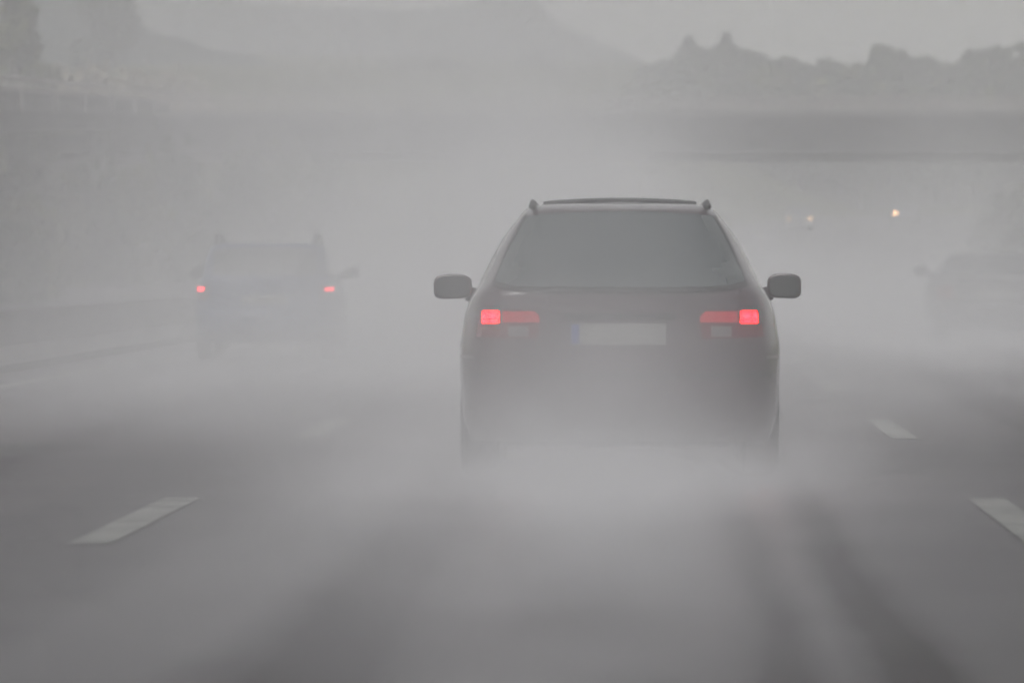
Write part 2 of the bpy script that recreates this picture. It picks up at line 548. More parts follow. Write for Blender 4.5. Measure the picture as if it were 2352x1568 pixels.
G_B = 'bushes on the embankment under the ramp'
for i, (px, py, Y, w, mi) in enumerate(((30, 345, 232, 3.0, 0), (120, 372, 236, 2.8, 1), (215, 352, 244, 3.0, 0), (310, 330, 250, 3.0, 1), (400, 300, 256, 3.2, 0),
                                         (480, 235, 352, 4.2, 1), (70, 440, 205, 2.4, 1), (20, 500, 190, 2.4, 0), (560, 300, 280, 3.4, 0), (650, 310, 290, 3.4, 1), (740, 330, 300, 3.4, 0))):
    tree('bush', 'shrub', (px, py), Y, w, None, M_LEAF[mi],
         ['dark bush at the left edge under the ramp beam', 'olive bush under the ramp beam beside the edge bush', 'dark bush under the middle of the ramp beam',
          'olive bush under the right half of the ramp beam', 'dark bush beside the end of the ramp beam', 'olive bush on the slope past the ramp end',
          'low olive bush on the lower slope near the left edge', 'lowest dark bush at the left edge above the guardrail',
          'dark bush on the slope up from the small blue car', 'olive bush halfway along the slope over the small blue car', 'dark bush at the far end of the slope over the small blue car'][i],
         'bush', G_B, n=1800, leaf=0.2, seed=150 + i)

G_E = 'roadside bushes at the right edge'  # bushes added to darken the right edge, where none can be made out
for i, (X, Y, w, h, mi) in enumerate(((12.3, 246, 3.4, 2.6, 0), (12.6, 254, 3.6, 2.4, 0), (14.0, 262, 3.6, 3.0, 0), (13.6, 272, 3.4, 2.2, 1), (15.6, 282, 3.6, 3.0, 0), (16.6, 350, 5.4, 4.6, 0), (18.4, 356, 5.6, 5.2, 1), (20.4, 360, 5.6, 5.4, 0))):
    root_top = ((X / Y) * FPX + VX, VY - (h - EYE) / Y * FPX)
    tree('roadside_bush', 'shrub', root_top, Y, w, terrain_h(X, Y), M_LEAF[mi],
         ['nearest dim roadside bush at the right edge beside the guardrail', 'tall dim roadside bush right behind the nearest one', 'tallest dim roadside bush before the overpass',
          'olive roadside bush just short of the overpass', 'dim roadside bush right under the near edge of the overpass', 'dim bush behind the overpass closest to the single headlight', 'olive bush behind the overpass between two dim ones', 'dim bush behind the overpass at the right edge'][i], 'bush', G_E, n=2000, leaf=0.24, seed=180 + i)


# ------------------------------------------------------------------ bridges
def extrude_y(bm, sec, a, b):
    """a closed (x, z) section run from point a to point b (both Vectors); x is measured across the run"""
    d = (b - a).normalized()
    side = Vector((d.y, -d.x, 0)).normalized()
    r0 = [bm.verts.new(a + side * x + Vector((0, 0, z))) for x, z in sec]
    r1 = [bm.verts.new(b + side * x + Vector((0, 0, z))) for x, z in sec]
    n = len(sec)
    for k in range(n):
        bm.faces.new((r0[k], r0[(k + 1) % n], r1[(k + 1) % n], r1[k]))
    bm.faces.new(r0[::-1])
    bm.faces.new(r1)


YB = 320.0
zb = at(0, 360, YB).z            # underside of the girder
zt = at(0, 281, YB).z
bridge = tag(empty('overpass', (6.0, YB, road_z(YB))), 'dark concrete overpass crossing the motorway behind the spray', 'bridge')
o0 = bridge.location
def bloc(x, dy, z): return Vector((x, YB + dy, z)) - o0
bm = bmesh.new()
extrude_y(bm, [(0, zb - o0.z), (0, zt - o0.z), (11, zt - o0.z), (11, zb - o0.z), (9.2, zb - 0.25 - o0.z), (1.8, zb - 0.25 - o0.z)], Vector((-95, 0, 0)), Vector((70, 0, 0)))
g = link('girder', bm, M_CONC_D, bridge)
g.location = (0, 0, 0)
bm = bmesh.new()
for dy in (0.06, 10.7):
    add_box(bm, (-95, -dy, zt - o0.z + 0.004), (70, -dy - 0.25, zt - o0.z + 0.24))
link('kerb_beam', bm, M_CONC, bridge)
for dy in (0.12, 10.8):
    bm = bmesh.new()
    x = -95.0
    while x <= 70:
        add_box(bm, (x - 0.03, -dy - 0.03, zt - o0.z + 0.2), (x + 0.03, -dy + 0.03, zt - o0.z + 0.84))
        x += 1.5
    for z in (0.82, 0.6, 0.4):
        add_box(bm, (-95, -dy - 0.035, zt - o0.z + z), (70, -dy + 0.035, zt - o0.z + z + 0.07))
    link('railing', bm, M_RAIL, bridge)
for x in (-36, -13.6, 12.2, 36):
    for dy in (-2.5, -8.5):
        bm = bmesh.new()
        add_tube(bm, [Vector((x, dy, -1.0)), Vector((x, dy, zb - 0.15 - o0.z))], 0.5, 20)
        link('pier', bm, M_CONC, bridge)
# the girder section above runs its depth towards -side, i.e. behind the near face
# ramp at the left: beam, parapet with posts, handrail
ra, rb_ = at(-700, 232, 176), at(520, 283, 240)
ramp = tag(empty('ramp_bridge', (ra.x, ra.y, terrain_h(ra.x, ra.y))), 'narrow concrete ramp with pale parapet sloping down at the left edge', 'bridge')
ro = Vector(ramp.location)
def rl(p): return p - ro
P0, P1 = at(0, 253, 210), at(450, 268, 350)
A0, B0 = P0 - (P1 - P0) * 0.5, P1                     # top edge of the dark beam
bm = bmesh.new()
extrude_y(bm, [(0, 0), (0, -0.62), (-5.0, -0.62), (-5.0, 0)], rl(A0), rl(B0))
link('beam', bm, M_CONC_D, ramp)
bm = bmesh.new()
extrude_y(bm, [(-0.05, 0.004), (-0.05, 0.58), (-0.2, 0.58), (-0.2, 0.004)], rl(A0), rl(B0))
link('parapet', bm, M_CONC, ramp)
bm = bmesh.new()
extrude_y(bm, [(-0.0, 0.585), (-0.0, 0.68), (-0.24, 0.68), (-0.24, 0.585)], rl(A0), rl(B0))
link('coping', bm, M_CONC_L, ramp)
nP = 12
for k in range(nP):
    if k % 1 == 0:
        c = rl(A0.lerp(B0, (k + 0.5) / nP))
        bm = bmesh.new()
        add_box(bm, (c.x - 0.02, c.y - 0.10, c.z + 0.01), (c.x + 0.08, c.y + 0.10, c.z + 0.583))
        link('parapet_post', bm, M_CONC_L, ramp)
bm = bmesh.new()
P = [rl(A0.lerp(B0, t / 10)) + Vector((-0.12, 0, 0.98)) for t in range(11)]
add_tube(bm, P, 0.045, 8)
for k in range(60):
    c = rl(A0.lerp(B0, k / 59)) + Vector((-0.12, 0, 0.67))
    add_tube(bm, [c, c + Vector((0, 0, 0.31))], 0.02, 6)
link('handrail', bm, M_RAIL, ramp)
for t in (0.25, 0.55, 0.8):
    c = A0.lerp(B0, t)
    bm = bmesh.new()
    p0 = rl(Vector((c.x - 2.4, c.y, c.z - 0.63)))
    zf = terrain_h(c.x - 2.4, c.y) - 0.4 - ro.z
    add_tube(bm, [Vector((p0.x, p0.y, min(zf, p0.z - 0.4))), p0], 0.4, 16)
    link('pier', bm, M_CONC, ramp)


# solid abutments close both ends of the ramp
for E, sg in ((A0, -1), (B0, 1)):
    dv = (B0 - A0).normalized() * sg
    q = rl(E) + dv * 0.02
    bm = bmesh.new()
    zf = min(terrain_h(E.x, E.y), terrain_h(E.x - 5, E.y)) - 1.5 - E.z
    q2 = q + Vector((dv.x, dv.y, 0)) * 6
    extrude_y(bm, [(0.02, zf), (0.02, 0.0), (-5.02, 0.0), (-5.02, zf)], *((q2, q) if sg < 0 else (q, q2)))
    link('abutment', bm, M_CONC, ramp)


# ------------------------------------------------------------------ guardrails
def guardrail(xoff, y0, y1, label, faces):
    root = tag(empty('guardrail', (road_x(y0) + xoff, y0, road_z(y0))), label, 'guardrail', None)
    o = Vector(root.location)
    bm = bmesh.new()
    prof = [(0.0, 0.42), (0.045, 0.45), (0.045, 0.50), (0.0, 0.54), (0.0, 0.57), (0.045, 0.61), (0.045, 0.66), (0.0, 0.69)]
    rows = []
    y = y0
    while y <= y1:
        rows.append([Vector((road_x(y) + xoff + faces * px, y, road_z(y) + pz)) - o for px, pz in prof])
        y += 4
    vv = sheet(bm, rows)
    sol = bmesh.ops.solidify(bm, geom=list(bm.faces), thickness=0.006)
    link('rail_beam', bm, M_STEEL, root)
    y = y0 + 2
    while y <= min(y1, y0 + 150):
        bm = bmesh.new()
        c = Vector((road_x(y) + xoff - faces * 0.06, y, road_z(y))) - o
        add_box(bm, (c.x - 0.05, c.y - 0.03, c.z - 0.2), (c.x + 0.05, c.y + 0.03, c.z + 0.68), 0.008)
        link('rail_post', bm, M_STEEL, root)
        y += 4
    return root


# concrete barrier along the median
bar = tag(empty('median_barrier', (-7.2, 30, 0)), 'pale concrete barrier of the median along the left edge line', 'barrier')
prof = [(-0.30, -0.02), (-0.30, 0.08), (-0.15, 0.26), (-0.09, 0.62), (0.09, 0.62), (0.15, 0.26), (0.30, 0.08), (0.30, -0.02)]
bm = bmesh.new()
rows = []
y = 30.0
while y <= 330:
    rows.append([Vector((road_x(y) - 7.2 + px, y, road_z(y) + pz)) - Vector((-7.2, 30, 0)) for px, pz in prof])
    y += 5
sheet(bm, rows)
link('barrier_wall', bm, surf('barrier_concrete', (0.23, 0.22, 0.215), 0.85, 0.2, var=0.3, scale=0.8), bar)
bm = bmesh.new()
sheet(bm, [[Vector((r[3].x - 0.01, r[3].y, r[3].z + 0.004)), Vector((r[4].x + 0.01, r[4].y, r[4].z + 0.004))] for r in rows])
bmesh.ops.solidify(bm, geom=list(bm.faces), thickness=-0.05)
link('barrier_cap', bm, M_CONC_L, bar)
guardrail(8.5, 60, 300, 'steel guardrail outside the hard shoulder on the right', -1)


# ------------------------------------------------------------------ cars
class CarShape:
    """a car described by its plan outline at every height; y = 0 is the tail, +y the nose, z = 0 the road"""
    def __init__(s, W, YR, YF, n_rear=7.0, n_front=5.0, ntop=None):
        s.W, s.YR, s.YF, s.nr, s.nf, s.ntop = W, YR, YF, n_rear, n_front, ntop

    def w(s, z): return interp(s.W, z)
    def yr(s, z): return interp(s.YR, z)
    def yf(s, z): return interp(s.YF, z)
    def ym(s, z): return 0.55 * s.yr(z) + 0.45 * s.yf(z)

    def nrear(s, z): return s.nr if s.ntop is None else s.nr + (s.ntop - s.nr) * min(1, max(0, (z - 0.98) / 0.16))

    def rear(s, x, z, off=0.0):
        u = min(0.9995, abs(x) / s.w(z))
        n = s.nrear(z)
        y = s.ym(z) - (s.ym(z) - s.yr(z)) * (1 - u ** n) ** (1 / n)
        return Vector((x, y - off, z))

    def front(s, x, z, off=0.0):
        u = min(0.9995, abs(x) / s.w(z))
        y = s.ym(z) + (s.yf(z) - s.ym(z)) * (1 - u ** s.nf) ** (1 / s.nf)
        return Vector((x, y + off, z))

    def side(s, y, z, sgn, off=0.0):
        if y < s.ym(z):
            v, n = (s.ym(z) - y) / (s.ym(z) - s.yr(z)), s.nrear(z)
        else:
            v, n = (y - s.ym(z)) / (s.yf(z) - s.ym(z)), s.nf
        v = min(v, 0.9995)
        return Vector((sgn * (s.w(z) * (1 - v ** n) ** (1 / n) + off), y, z))

    def body(s, zs, seg=18):
        bm = bmesh.new()
        rings = []
        for z in zs:
            pts = []
            for k in range(4 * seg):
                t = 2 * math.pi * (k + 0.5) / (4 * seg)
                c, sn = math.cos(t), math.sin(t)
                n = s.nf if sn > 0 else s.nrear(z)
                # even steps of angle on the superellipse, pulled towards the corners
                x = s.w(z) * math.copysign(abs(c) ** (2 / n), c)
                yy = math.copysign(abs(sn) ** (2 / n), sn)
                y = s.ym(z) + yy * ((s.yf(z) - s.ym(z)) if sn > 0 else (s.ym(z) - s.yr(z)))
                pts.append((x, y, z))
            rings.append([bm.verts.new(p) for p in pts])
        m = 4 * seg
        for a, b in zip(rings, rings[1:]):
            for k in range(m):
                bm.faces.new((a[k], a[(k + 1) % m], b[(k + 1) % m], b[k]))
        bm.faces.new(rings[0][::-1])
        # crowned roof
        last = rings[-1]
        c0 = sum((v.co for v in last), Vector()) / m
        for q, dz in ((0.86, 0.008), (0.6, 0.014), (0.25, 0.018)):
            ring = [bm.verts.new(c0 + (v.co - c0) * q + Vector((0, 0, dz))) for v in rings[-1]]
            for k in range(m):
                bm.faces.new((last[k], last[(k + 1) % m], ring[(k + 1) % m], ring[k]))
            last = ring
        bm.faces.new(last)
        return bm


def patch(fn, us, vs, thick=0.006):
    """a curved panel: fn(u, v) over a grid, given a thickness"""
    bm = bmesh.new()
    sheet(bm, [[fn(u, v) for u in us] for v in vs])
    bmesh.ops.recalc_face_normals(bm, faces=bm.faces)
    if thick:
        bmesh.ops.solidify(bm, geom=list(bm.faces), thickness=thick)
    return bm


def lin(a, b, n): return [a + (b - a) * k / (n - 1) for k in range(n)]


def wheel(parent, x, y, r, wd):
    hub = link('wheel', (lambda bm: (add_lathe_x(bm, [(-wd / 2, r * 0.62), (-wd / 2, r * 0.9), (-wd / 2 + 0.025, r), (wd / 2 - 0.025, r), (wd / 2, r * 0.9), (wd / 2, r * 0.62)], (0, 0, 0)), bm)[1])(bmesh.new()), M_TYRE, parent, smoothed=False, loc=(x, y, r))
    bm = bmesh.new()
    sg = 1 if x > 0 else -1
    add_lathe_x(bm, [(sg * (wd / 2 + 0.004), r * 0.60), (sg * (wd / 2 + 0.002), r * 0.5), (sg * (wd / 2 - 0.04), r * 0.45), (sg * (wd / 2 - 0.03), 0.05)], (0, 0, 0))
    for k in range(5):
        a = k * 2 * math.pi / 5
        rot = Matrix.Rotation(a, 4, 'X')
        tmp = bmesh.new()
        add_box(tmp, (sg * (wd / 2 - 0.03), -0.035, 0.03), (sg * (wd / 2 + 0.006), 0.035, r * 0.58), 0.008)
        copy_in(bm, tmp, rot)
    link('rim', bm, M_RIM, hub)
    return hub


def mirror(parent, cx, cy, cz, w, h, mat, stalk_to):
    """a rounded door mirror; the glass faces the tail"""
    bm = bmesh.new()
    rows = []
    seg = 28
    for dy, q in ((-0.075, 0.90), (-0.070, 0.97), (-0.04, 1.0), (0.03, 0.97), (0.08, 0.82), (0.11, 0.5)):
        ring = []
        for k in range(seg):
            t = 2 * math.pi * k / seg
            c, sn = math.cos(t), math.sin(t)
            ring.append(bm.verts.new((cx + w / 2 * q * math.copysign(abs(c) ** 0.62, c), cy + dy, cz + h / 2 * q * math.copysign(abs(sn) ** 0.62, sn) - (0.012 * abs(c) if sn < 0 and (c > 0) == (cx > 0) else 0))))
        rows.append(ring)
    for a, b in zip(rows, rows[1:]):
        for k in range(seg):
            bm.faces.new((a[k], a[(k + 1) % seg], b[(k + 1) % seg], b[k]))
    bm.faces.new(rows[0][::-1])
    bm.faces.new(rows[-1])
    sg = 1 if cx > 0 else -1
    inner = cx - sg * w * 0.38
    add_tube(bm, [Vector((inner, cy, cz - h * 0.28)), Vector((stalk_to, cy + 0.03, cz - h * 0.55))], [0.042, 0.05], 10)
    m_ = link('door_mirror', bm, mat, parent, smoothed=True)
    bm = bmesh.new()
    ring = []
    for k in range(seg):
        t = 2 * math.pi * k / seg
        c, sn = math.cos(t), math.sin(t)
        ring.append(bm.verts.new((cx + w / 2 * 0.84 * math.copysign(abs(c) ** 0.62, c), cy - 0.0785, cz + h / 2 * 0.84 * math.copysign(abs(sn) ** 0.62, sn))))
    bm.faces.new(ring)
    link('mirror_glass', bm, M_MIRROR, m_)
    return m_


M_GLASS_F = surf('far_window_glass', (0.022, 0.026, 0.028), 0.2, 0.3, ior=1.45)
M_MIRROR = surf('mirror_glass', (0.05, 0.055, 0.055), 0.08, 0.5, ior=1.6)
M_BODY_DARK = surf('black_paint', (0.030, 0.013, 0.019), 0.30, 0.45, coat=0.9)
M_BODY_BLUE = surf('blue_paint', (0.016, 0.032, 0.095), 0.4, 0.4, coat=0.3)
M_BODY_GREY = surf('dark_grey_paint', (0.014, 0.013, 0.014), 0.4, 0.5, coat=0.5)
M_BODY_DIM = surf('grey_paint', (0.08, 0.08, 0.085), 0.4, 0.5, coat=0.5)
M_BRAKE = lamp_mat('lit_tail_lamp', (1.0, 0.001, 0.002), 60.0, cells=62)
M_LENS_LIT = lamp_mat('glowing_lamp_housing', (0.45, 0.03, 0.045), 0.05)
M_GLOW = lamp_mat('dim_tail_lamp', (1.0, 0.04, 0.07), 0.20)
M_BRAKE_FAR = lamp_mat('lit_far_tail_lamp', (1.0, 0.02, 0.03), 5.5)
M_HEAD = lamp_mat('lit_headlight', (1.0, 0.55, 0.25), 10.0)
M_HEAD_FAINT = lamp_mat('faint_headlight', (1.0, 0.6, 0.28), 1.2)
M_HEAD_DIM = lamp_mat('dim_headlight', (1.0, 0.6, 0.28), 3.0)


def side_windows(root, sh, z0, z1, spans):
    for sgn in (-1, 1):
        for (ya0, ya1, yb0, yb1) in spans:
            def fn(u, v, sgn=sgn, ya0=ya0, ya1=ya1, yb0=yb0, yb1=yb1):
                z = z0 + (z1 - z0) * v
                lo, hi = ya0 + (yb0 - ya0) * v, ya1 + (yb1 - ya1) * v
                return sh.side(lo + (hi - lo) * u, z, sgn, 0.004)
            link('side_window', patch(fn, lin(0, 1, 9), lin(0, 1, 5), 0.004), M_GLASS_D, root)


# ---- the big dark estate car in the middle of the photo
CAR_Y = 39.4
estate = tag(empty('estate_car', (-0.232, CAR_Y, 0.0), R(0.35)), 'large black estate car with roof rails and lit red tail lights in the middle lane', 'car', 'cars driving away in the spray')
W = [(0.20, 0.83), (0.30, 0.862), (0.50, 0.874), (0.64, 0.879), (0.71, 0.879), (0.80, 0.864), (0.88, 0.853), (0.95, 0.826), (1.0, 0.798), (1.04, 0.772),
     (1.10, 0.742), (1.20, 0.694), (1.30, 0.638), (1.38, 0.582), (1.43, 0.542), (1.458, 0.515), (1.475, 0.480)]
YR = [(0.20, 0.10), (0.30, 0.05), (0.45, 0.0), (0.66, 0.0), (0.72, 0.004), (0.90, 0.018), (1.0, 0.028), (1.015, 0.034), (1.2, 0.217), (1.36, 0.375), (1.436, 0.45), (1.45, 0.49), (1.463, 0.54), (1.475, 0.62)]
YF = [(0.20, 4.45), (0.45, 4.6), (0.70, 4.55), (0.86, 4.4), (0.93, 3.9), (1.0, 3.2), (1.04, 3.1), (1.2, 2.75), (1.36, 2.35), (1.43, 2.1), (1.46, 1.95), (1.475, 1.75)]
sh = CarShape(W, YR, YF, n_rear=8.0, ntop=5.0)
zs = [0.20, 0.25, 0.32, 0.42, 0.52, 0.60, 0.66, 0.69, 0.72, 0.78, 0.84, 0.90, 0.95, 0.98, 1.0, 1.015, 1.04, 1.08, 1.14, 1.2, 1.26, 1.32, 1.37, 1.40, 1.42, 1.44, 1.452, 1.462, 1.47, 1.475]
link('body', sh.body(zs), M_BODY_DARK, estate, smoothed=True)


def rear_patch(name, shape, xf, zr, mat, parent, off=0.004, thick=0.004, nu=21, nv=9):
    """a panel on the tail: xf(v) -> (x0, x1) for v from 0 (lower edge) to 1"""
    def fn(u, v):
        x0, x1 = xf(v)
        zz = zr(u, v) if callable(zr) else zr[0] + (zr[1] - zr[0]) * v
        return shape.rear(x0 + (x1 - x0) * u, zz, off)
    return link(name, patch(fn, lin(0, 1, nu), lin(0, 1, nv), thick), mat, parent, smoothed=False)


# rear window: wider at its foot, its corners pulled in, the upper edge crowned
def rw_z(u, v):
    s_ = abs(2 * u - 1)
    lo = 1.030 + 0.035 * s_ ** 6
    hi = 1.438 - 0.026 * s_ ** 2.5
    return lo + (hi - lo) * v
rear_patch('rear_window', sh, lambda v: (-(0.672 - 0.165 * v ** 1.2), 0.672 - 0.165 * v ** 1.2), rw_z, M_GLASS_D, estate, off=0.020, thick=0.004, nu=45, nv=17)
rear_patch('window_seal', sh, lambda v: (-(0.690 - 0.165 * v ** 1.2), 0.690 - 0.165 * v ** 1.2), lambda u, v: (1.004 + 0.035 * abs(2 * u - 1) ** 6) + ((1.442 - 0.026 * abs(2 * u - 1) ** 2.5) - (1.004 + 0.035 * abs(2 * u - 1) ** 6)) * v, M_BLACK, estate, off=0.013, thick=0.003, nu=45, nv=17)
side_windows(estate, sh, 1.06, 1.36, ((0.85, 1.15, 1.05, 1.2), (1.2, 2.0, 1.26, 1.95), (2.06, 2.85, 2.02, 2.35)))
# tailgate: seam line, grip strip
bm = patch(lambda u, v: sh.rear(-0.30 + 0.60 * u, 0.862 + 0.03 * v, 0.012), lin(0, 1, 11), lin(0, 1, 3), 0.012)
link('grip_strip', bm, M_BLACK, estate)
# bumper with its shelf
bump = link('bumper', patch(lambda u, v: sh.rear((-0.995 + 1.99 * u) * sh.w(0.30 + 0.37 * v) * 0.995, 0.27 + 0.395 * v, 0.008 * math.sin(math.pi * (0.10 + 0.86 * v)) + 0.002), lin(0, 1, 41), lin(0, 1, 9), 0), M_BODY_DARK, estate, smoothed=True)
link('bumper_strip', patch(lambda u, v: sh.rear((-0.985 + 1.97 * u) * sh.w(0.55), 0.545 + 0.03 * v, 0.018), lin(0, 1, 41), lin(0, 1, 3), 0.008), M_BLACK, bump)
for sg in (-1, 1):
    bm = patch(lambda u, v, sg=sg: sh.rear(sg * (0.79 + 0.085 * u), 0.645 + 0.018 * v, 0.016), lin(0, 1, 9), lin(0, 1, 3), 0.006)
    link('bumper_reflector', bm, M_LENS_W, bump)
# number plate
plate = link('number_plate', patch(lambda u, v: sh.rear(-0.262 + 0.51 * u, 0.722 + 0.115 * v, 0.014), lin(0, 1, 9), lin(0, 1, 3), 0.004), M_PLATE, estate)
link('blue_band', patch(lambda u, v: sh.rear(-0.260 + 0.042 * u, 0.727 + 0.105 * v, 0.0185), lin(0, 1, 3), lin(0, 1, 3), 0.002), M_BLUE, plate)
# tail lights
for sg in (-1, 1):
    def hx(v): return (sg * (0.440 - 0.012 * v), sg * (0.775 - 0.02 * v))
    def hz(u, v, top=0.908, bot=0.752):
        t = top - 0.03 * max(0, (0.14 - u) / 0.14) ** 1.4
        b = bot + 0.012 * u
        return b + (t - b) * v
    tl = rear_patch('tail_light', sh, hx, hz, M_LENS_LIT, estate, off=0.008, thick=0.006, nu=25, nv=7)
    def gz(u, v):
        t = 0.901 - 0.034 * max(0, (0.16 - u) / 0.16) ** 1.6
        return 0.842 + (t - 0.842) * v
    rear_patch('running_lamp', sh, lambda v: (sg * 0.430, sg * 0.632), gz, M_GLOW, tl, off=0.0105, thick=0.003, nu=21, nv=4)
    rear_patch('brake_lamp', sh, lambda v: (sg * 0.652, sg * (0.742 - 0.006 * v)), (0.841, 0.902), M_BRAKE, tl, off=0.0125, thick=0.004, nu=9, nv=5)
    rear_patch('reversing_lamp', sh, lambda v: (sg * 0.49, sg * 0.60), (0.766, 0.822), M_LENS_W, tl, off=0.0105, thick=0.003, nu=7, nv=4)
# roof rails, roof bar, aerial
for sg in (-1, 1):
    bm = bmesh.new()
    pts = [Vector((sg * 0.475, 0.55, 1.470)), Vector((sg * 0.475, 0.70, 1.486)), Vector((sg * 0.480, 1.0, 1.497)), Vector((sg * 0.478, 1.7, 1.495)), Vector((sg * 0.470, 2.02, 1.478)), Vector((sg * 0.465, 2.08, 1.45))]
    add_tube(bm, pts, [0.022, 0.016, 0.014, 0.014, 0.016, 0.022], 10)
    link('roof_rail', bm, M_BLACK, estate, smoothed=True)
bm = bmesh.new()
rows = []
for k in range(17):
    x = -0.42 + 0.84 * k / 16
    rows.append(Vector((x, 0.98, 1.512 - 0.020 * (abs(x) / 0.42) ** 2.2)))
add_tube(bm, [r - Vector((0, 0, 0.006)) for r in rows], 0.013, 10)
link('roof_bar', bm, M_BLACK, estate, smoothed=True)
# mirrors, wheels, underside
mirror(estate, -0.955, 2.62, 1.026, 0.222, 0.142, M_BODY_DARK, -0.75)
mirror(estate, 0.940, 2.62, 1.030, 0.196, 0.142, M_BODY_DARK, 0.75)
for x in (-0.765, 0.765):
    for y in (0.95, 3.75):
        wheel(estate, x, y, 0.315, 0.205)
bm = bmesh.new()
add_box(bm, (-0.62, 0.3, 0.165), (0.62, 4.2, 0.215), 0.02)
link('underbody', bm, M_BLACK, estate)
bm = bmesh.new()
add_tube(bm, [Vector((-0.48, 0.03, 0.21)), Vector((-0.48, 0.3, 0.21))], 0.03, 12)
link('exhaust_pipe', bm, M_BLACK, estate)


def simple_car(name, label, group, loc, rz, W, YR, YF, zs, body, rear_win, lights, mat_lamp, front_lamps=None, rails=True, nr=8.0, lit=(True, True)):
    root = tag(empty(name, loc, rz), label, 'car', group)
    s = CarShape(W, YR, YF, n_rear=nr)
    link('body', s.body(zs, seg=14), body, root, smoothed=True)
    zl, zh, x0, x1 = rear_win
    def z_of(u, v):
        q = abs(2 * u - 1)
        return zl + 0.02 * q ** 6 + (zh - 0.03 * q ** 3 - zl - 0.02 * q ** 6) * v
    rear_patch('rear_window', s, lambda v: (-(x0 + (x1 - x0) * v), x0 + (x1 - x0) * v), z_of, M_GLASS_F, root)
    def f_of(u, v):
        xx = x0 + (x1 - x0) * v
        return s.front(-xx + 2 * xx * u, z_of(u, v), 0.004)
    link('windscreen', patch(f_of, lin(0, 1, 15), lin(0, 1, 6), 0.004), M_GLASS_D, root)
    ylo = s.yr(zh) + 0.25
    side_windows(root, s, zl + 0.02, zh - 0.03, ((ylo - 0.15, ylo + 0.75, ylo + 0.05, ylo + 0.75), (ylo + 0.82, ylo + 1.75, ylo + 0.82, ylo + 1.35)))
    link('bumper', patch(lambda u, v: s.rear((-0.98 + 1.96 * u) * s.w(0.4), 0.27 + 0.33 * v, 0.025 * math.sin(math.pi * (0.15 + 0.7 * v))), lin(0, 1, 31), lin(0, 1, 5), 0.01), body, root, smoothed=True)
    link('number_plate', patch(lambda u, v: s.rear(-0.26 + 0.52 * u, 0.66 + 0.11 * v, 0.014), lin(0, 1, 5), lin(0, 1, 3), 0.004), M_PLATE, root)
    lx0, lx1, lz0, lz1 = lights
    for k, sg in enumerate((-1, 1)):
        tl = rear_patch('tail_light', s, lambda v, sg=sg: (sg * lx0, sg * lx1), (lz0 - 0.10, lz1 + 0.03), M_LENS_R, root, off=0.008, thick=0.006, nu=11, nv=5)
        if mat_lamp is not None:
            xm = lx1 - (lx1 - lx0) * 0.62
            rear_patch('brake_lamp', s, lambda v, sg=sg: (sg * xm, sg * (lx1 - 0.005)), (lz0, lz1), mat_lamp, tl, off=0.0125, thick=0.004, nu=7, nv=4)
    if front_lamps is not None:
        for k, sg in enumerate((-1, 1)):
            def fl(u, v, sg=sg): return s.front(sg * (0.50 + 0.22 * u), 0.60 + 0.16 * v, 0.006)
            link('headlight', patch(fl, lin(0, 1, 7), lin(0, 1, 5), 0.005), front_lamps[k], root)
    for x in (-0.74, 0.74):
        for y in (0.8, 3.2):
            wheel(root, x, y, 0.30, 0.19)
    mirror(root, -0.93, s.yf(zl) - 0.35, zl + 0.03, 0.20, 0.13, M_BLACK, -0.74)
    mirror(root, 0.93, s.yf(zl) - 0.35, zl + 0.03, 0.20, 0.13, M_BLACK, 0.74)
    if rails:
        for sg in (-1, 1):
            bm = bmesh.new()
            xx = s.w(zs[-1]) - 0.03
            y0 = s.yr(zs[-1]) + 0.06
            add_tube(bm, [Vector((sg * xx, y0, zs[-1] - 0.02)), Vector((sg * xx, y0 + 0.06, zs[-1] + 0.085)), Vector((sg * xx, y0 + 1.2, zs[-1] + 0.09)), Vector((sg * xx, y0 + 1.3, zs[-1] - 0.02))], [0.045, 0.035, 0.03, 0.04], 8)
            link('roof_rail', bm, M_BLACK, root)
    return root


# ---- the small blue car far ahead in the left lane
W2 = [(0.20, 0.80), (0.35, 0.84), (0.60, 0.85), (0.80, 0.845), (0.90, 0.82), (0.97, 0.775), (1.03, 0.758), (1.15, 0.735), (1.28, 0.70), (1.34, 0.67), (1.375, 0.615)]
YR2 = [(0.20, 0.08), (0.35, 0.0), (0.60, 0.0), (0.66, 0.03), (0.95, 0.06), (1.03, 0.10), (1.28, 0.26), (1.34, 0.28), (1.375, 0.36)]
YF2 = [(0.20, 3.85), (0.45, 4.0), (0.70, 3.92), (0.84, 3.75), (0.93, 3.3), (1.0, 2.9), (1.05, 2.8), (1.28, 2.2), (1.34, 1.95), (1.375, 1.7)]
zs2 = [0.20, 0.27, 0.35, 0.48, 0.60, 0.66, 0.74, 0.82, 0.90, 0.95, 1.0, 1.03, 1.08, 1.15, 1.22, 1.28, 1.32, 1.355, 1.375]
simple_car('hatchback_car', 'small blue hatchback far ahead in the left lane with two red tail lights', 'cars driving away in the spray',
           ((606 - VX) / FPX * 87.0, 87.0, 0), R(0.0), W2, YR2, YF2, zs2, M_BODY_BLUE, (1.0, 1.33, 0.685, 0.625), (0.66, 0.82, 0.815, 0.865), M_BRAKE_FAR)

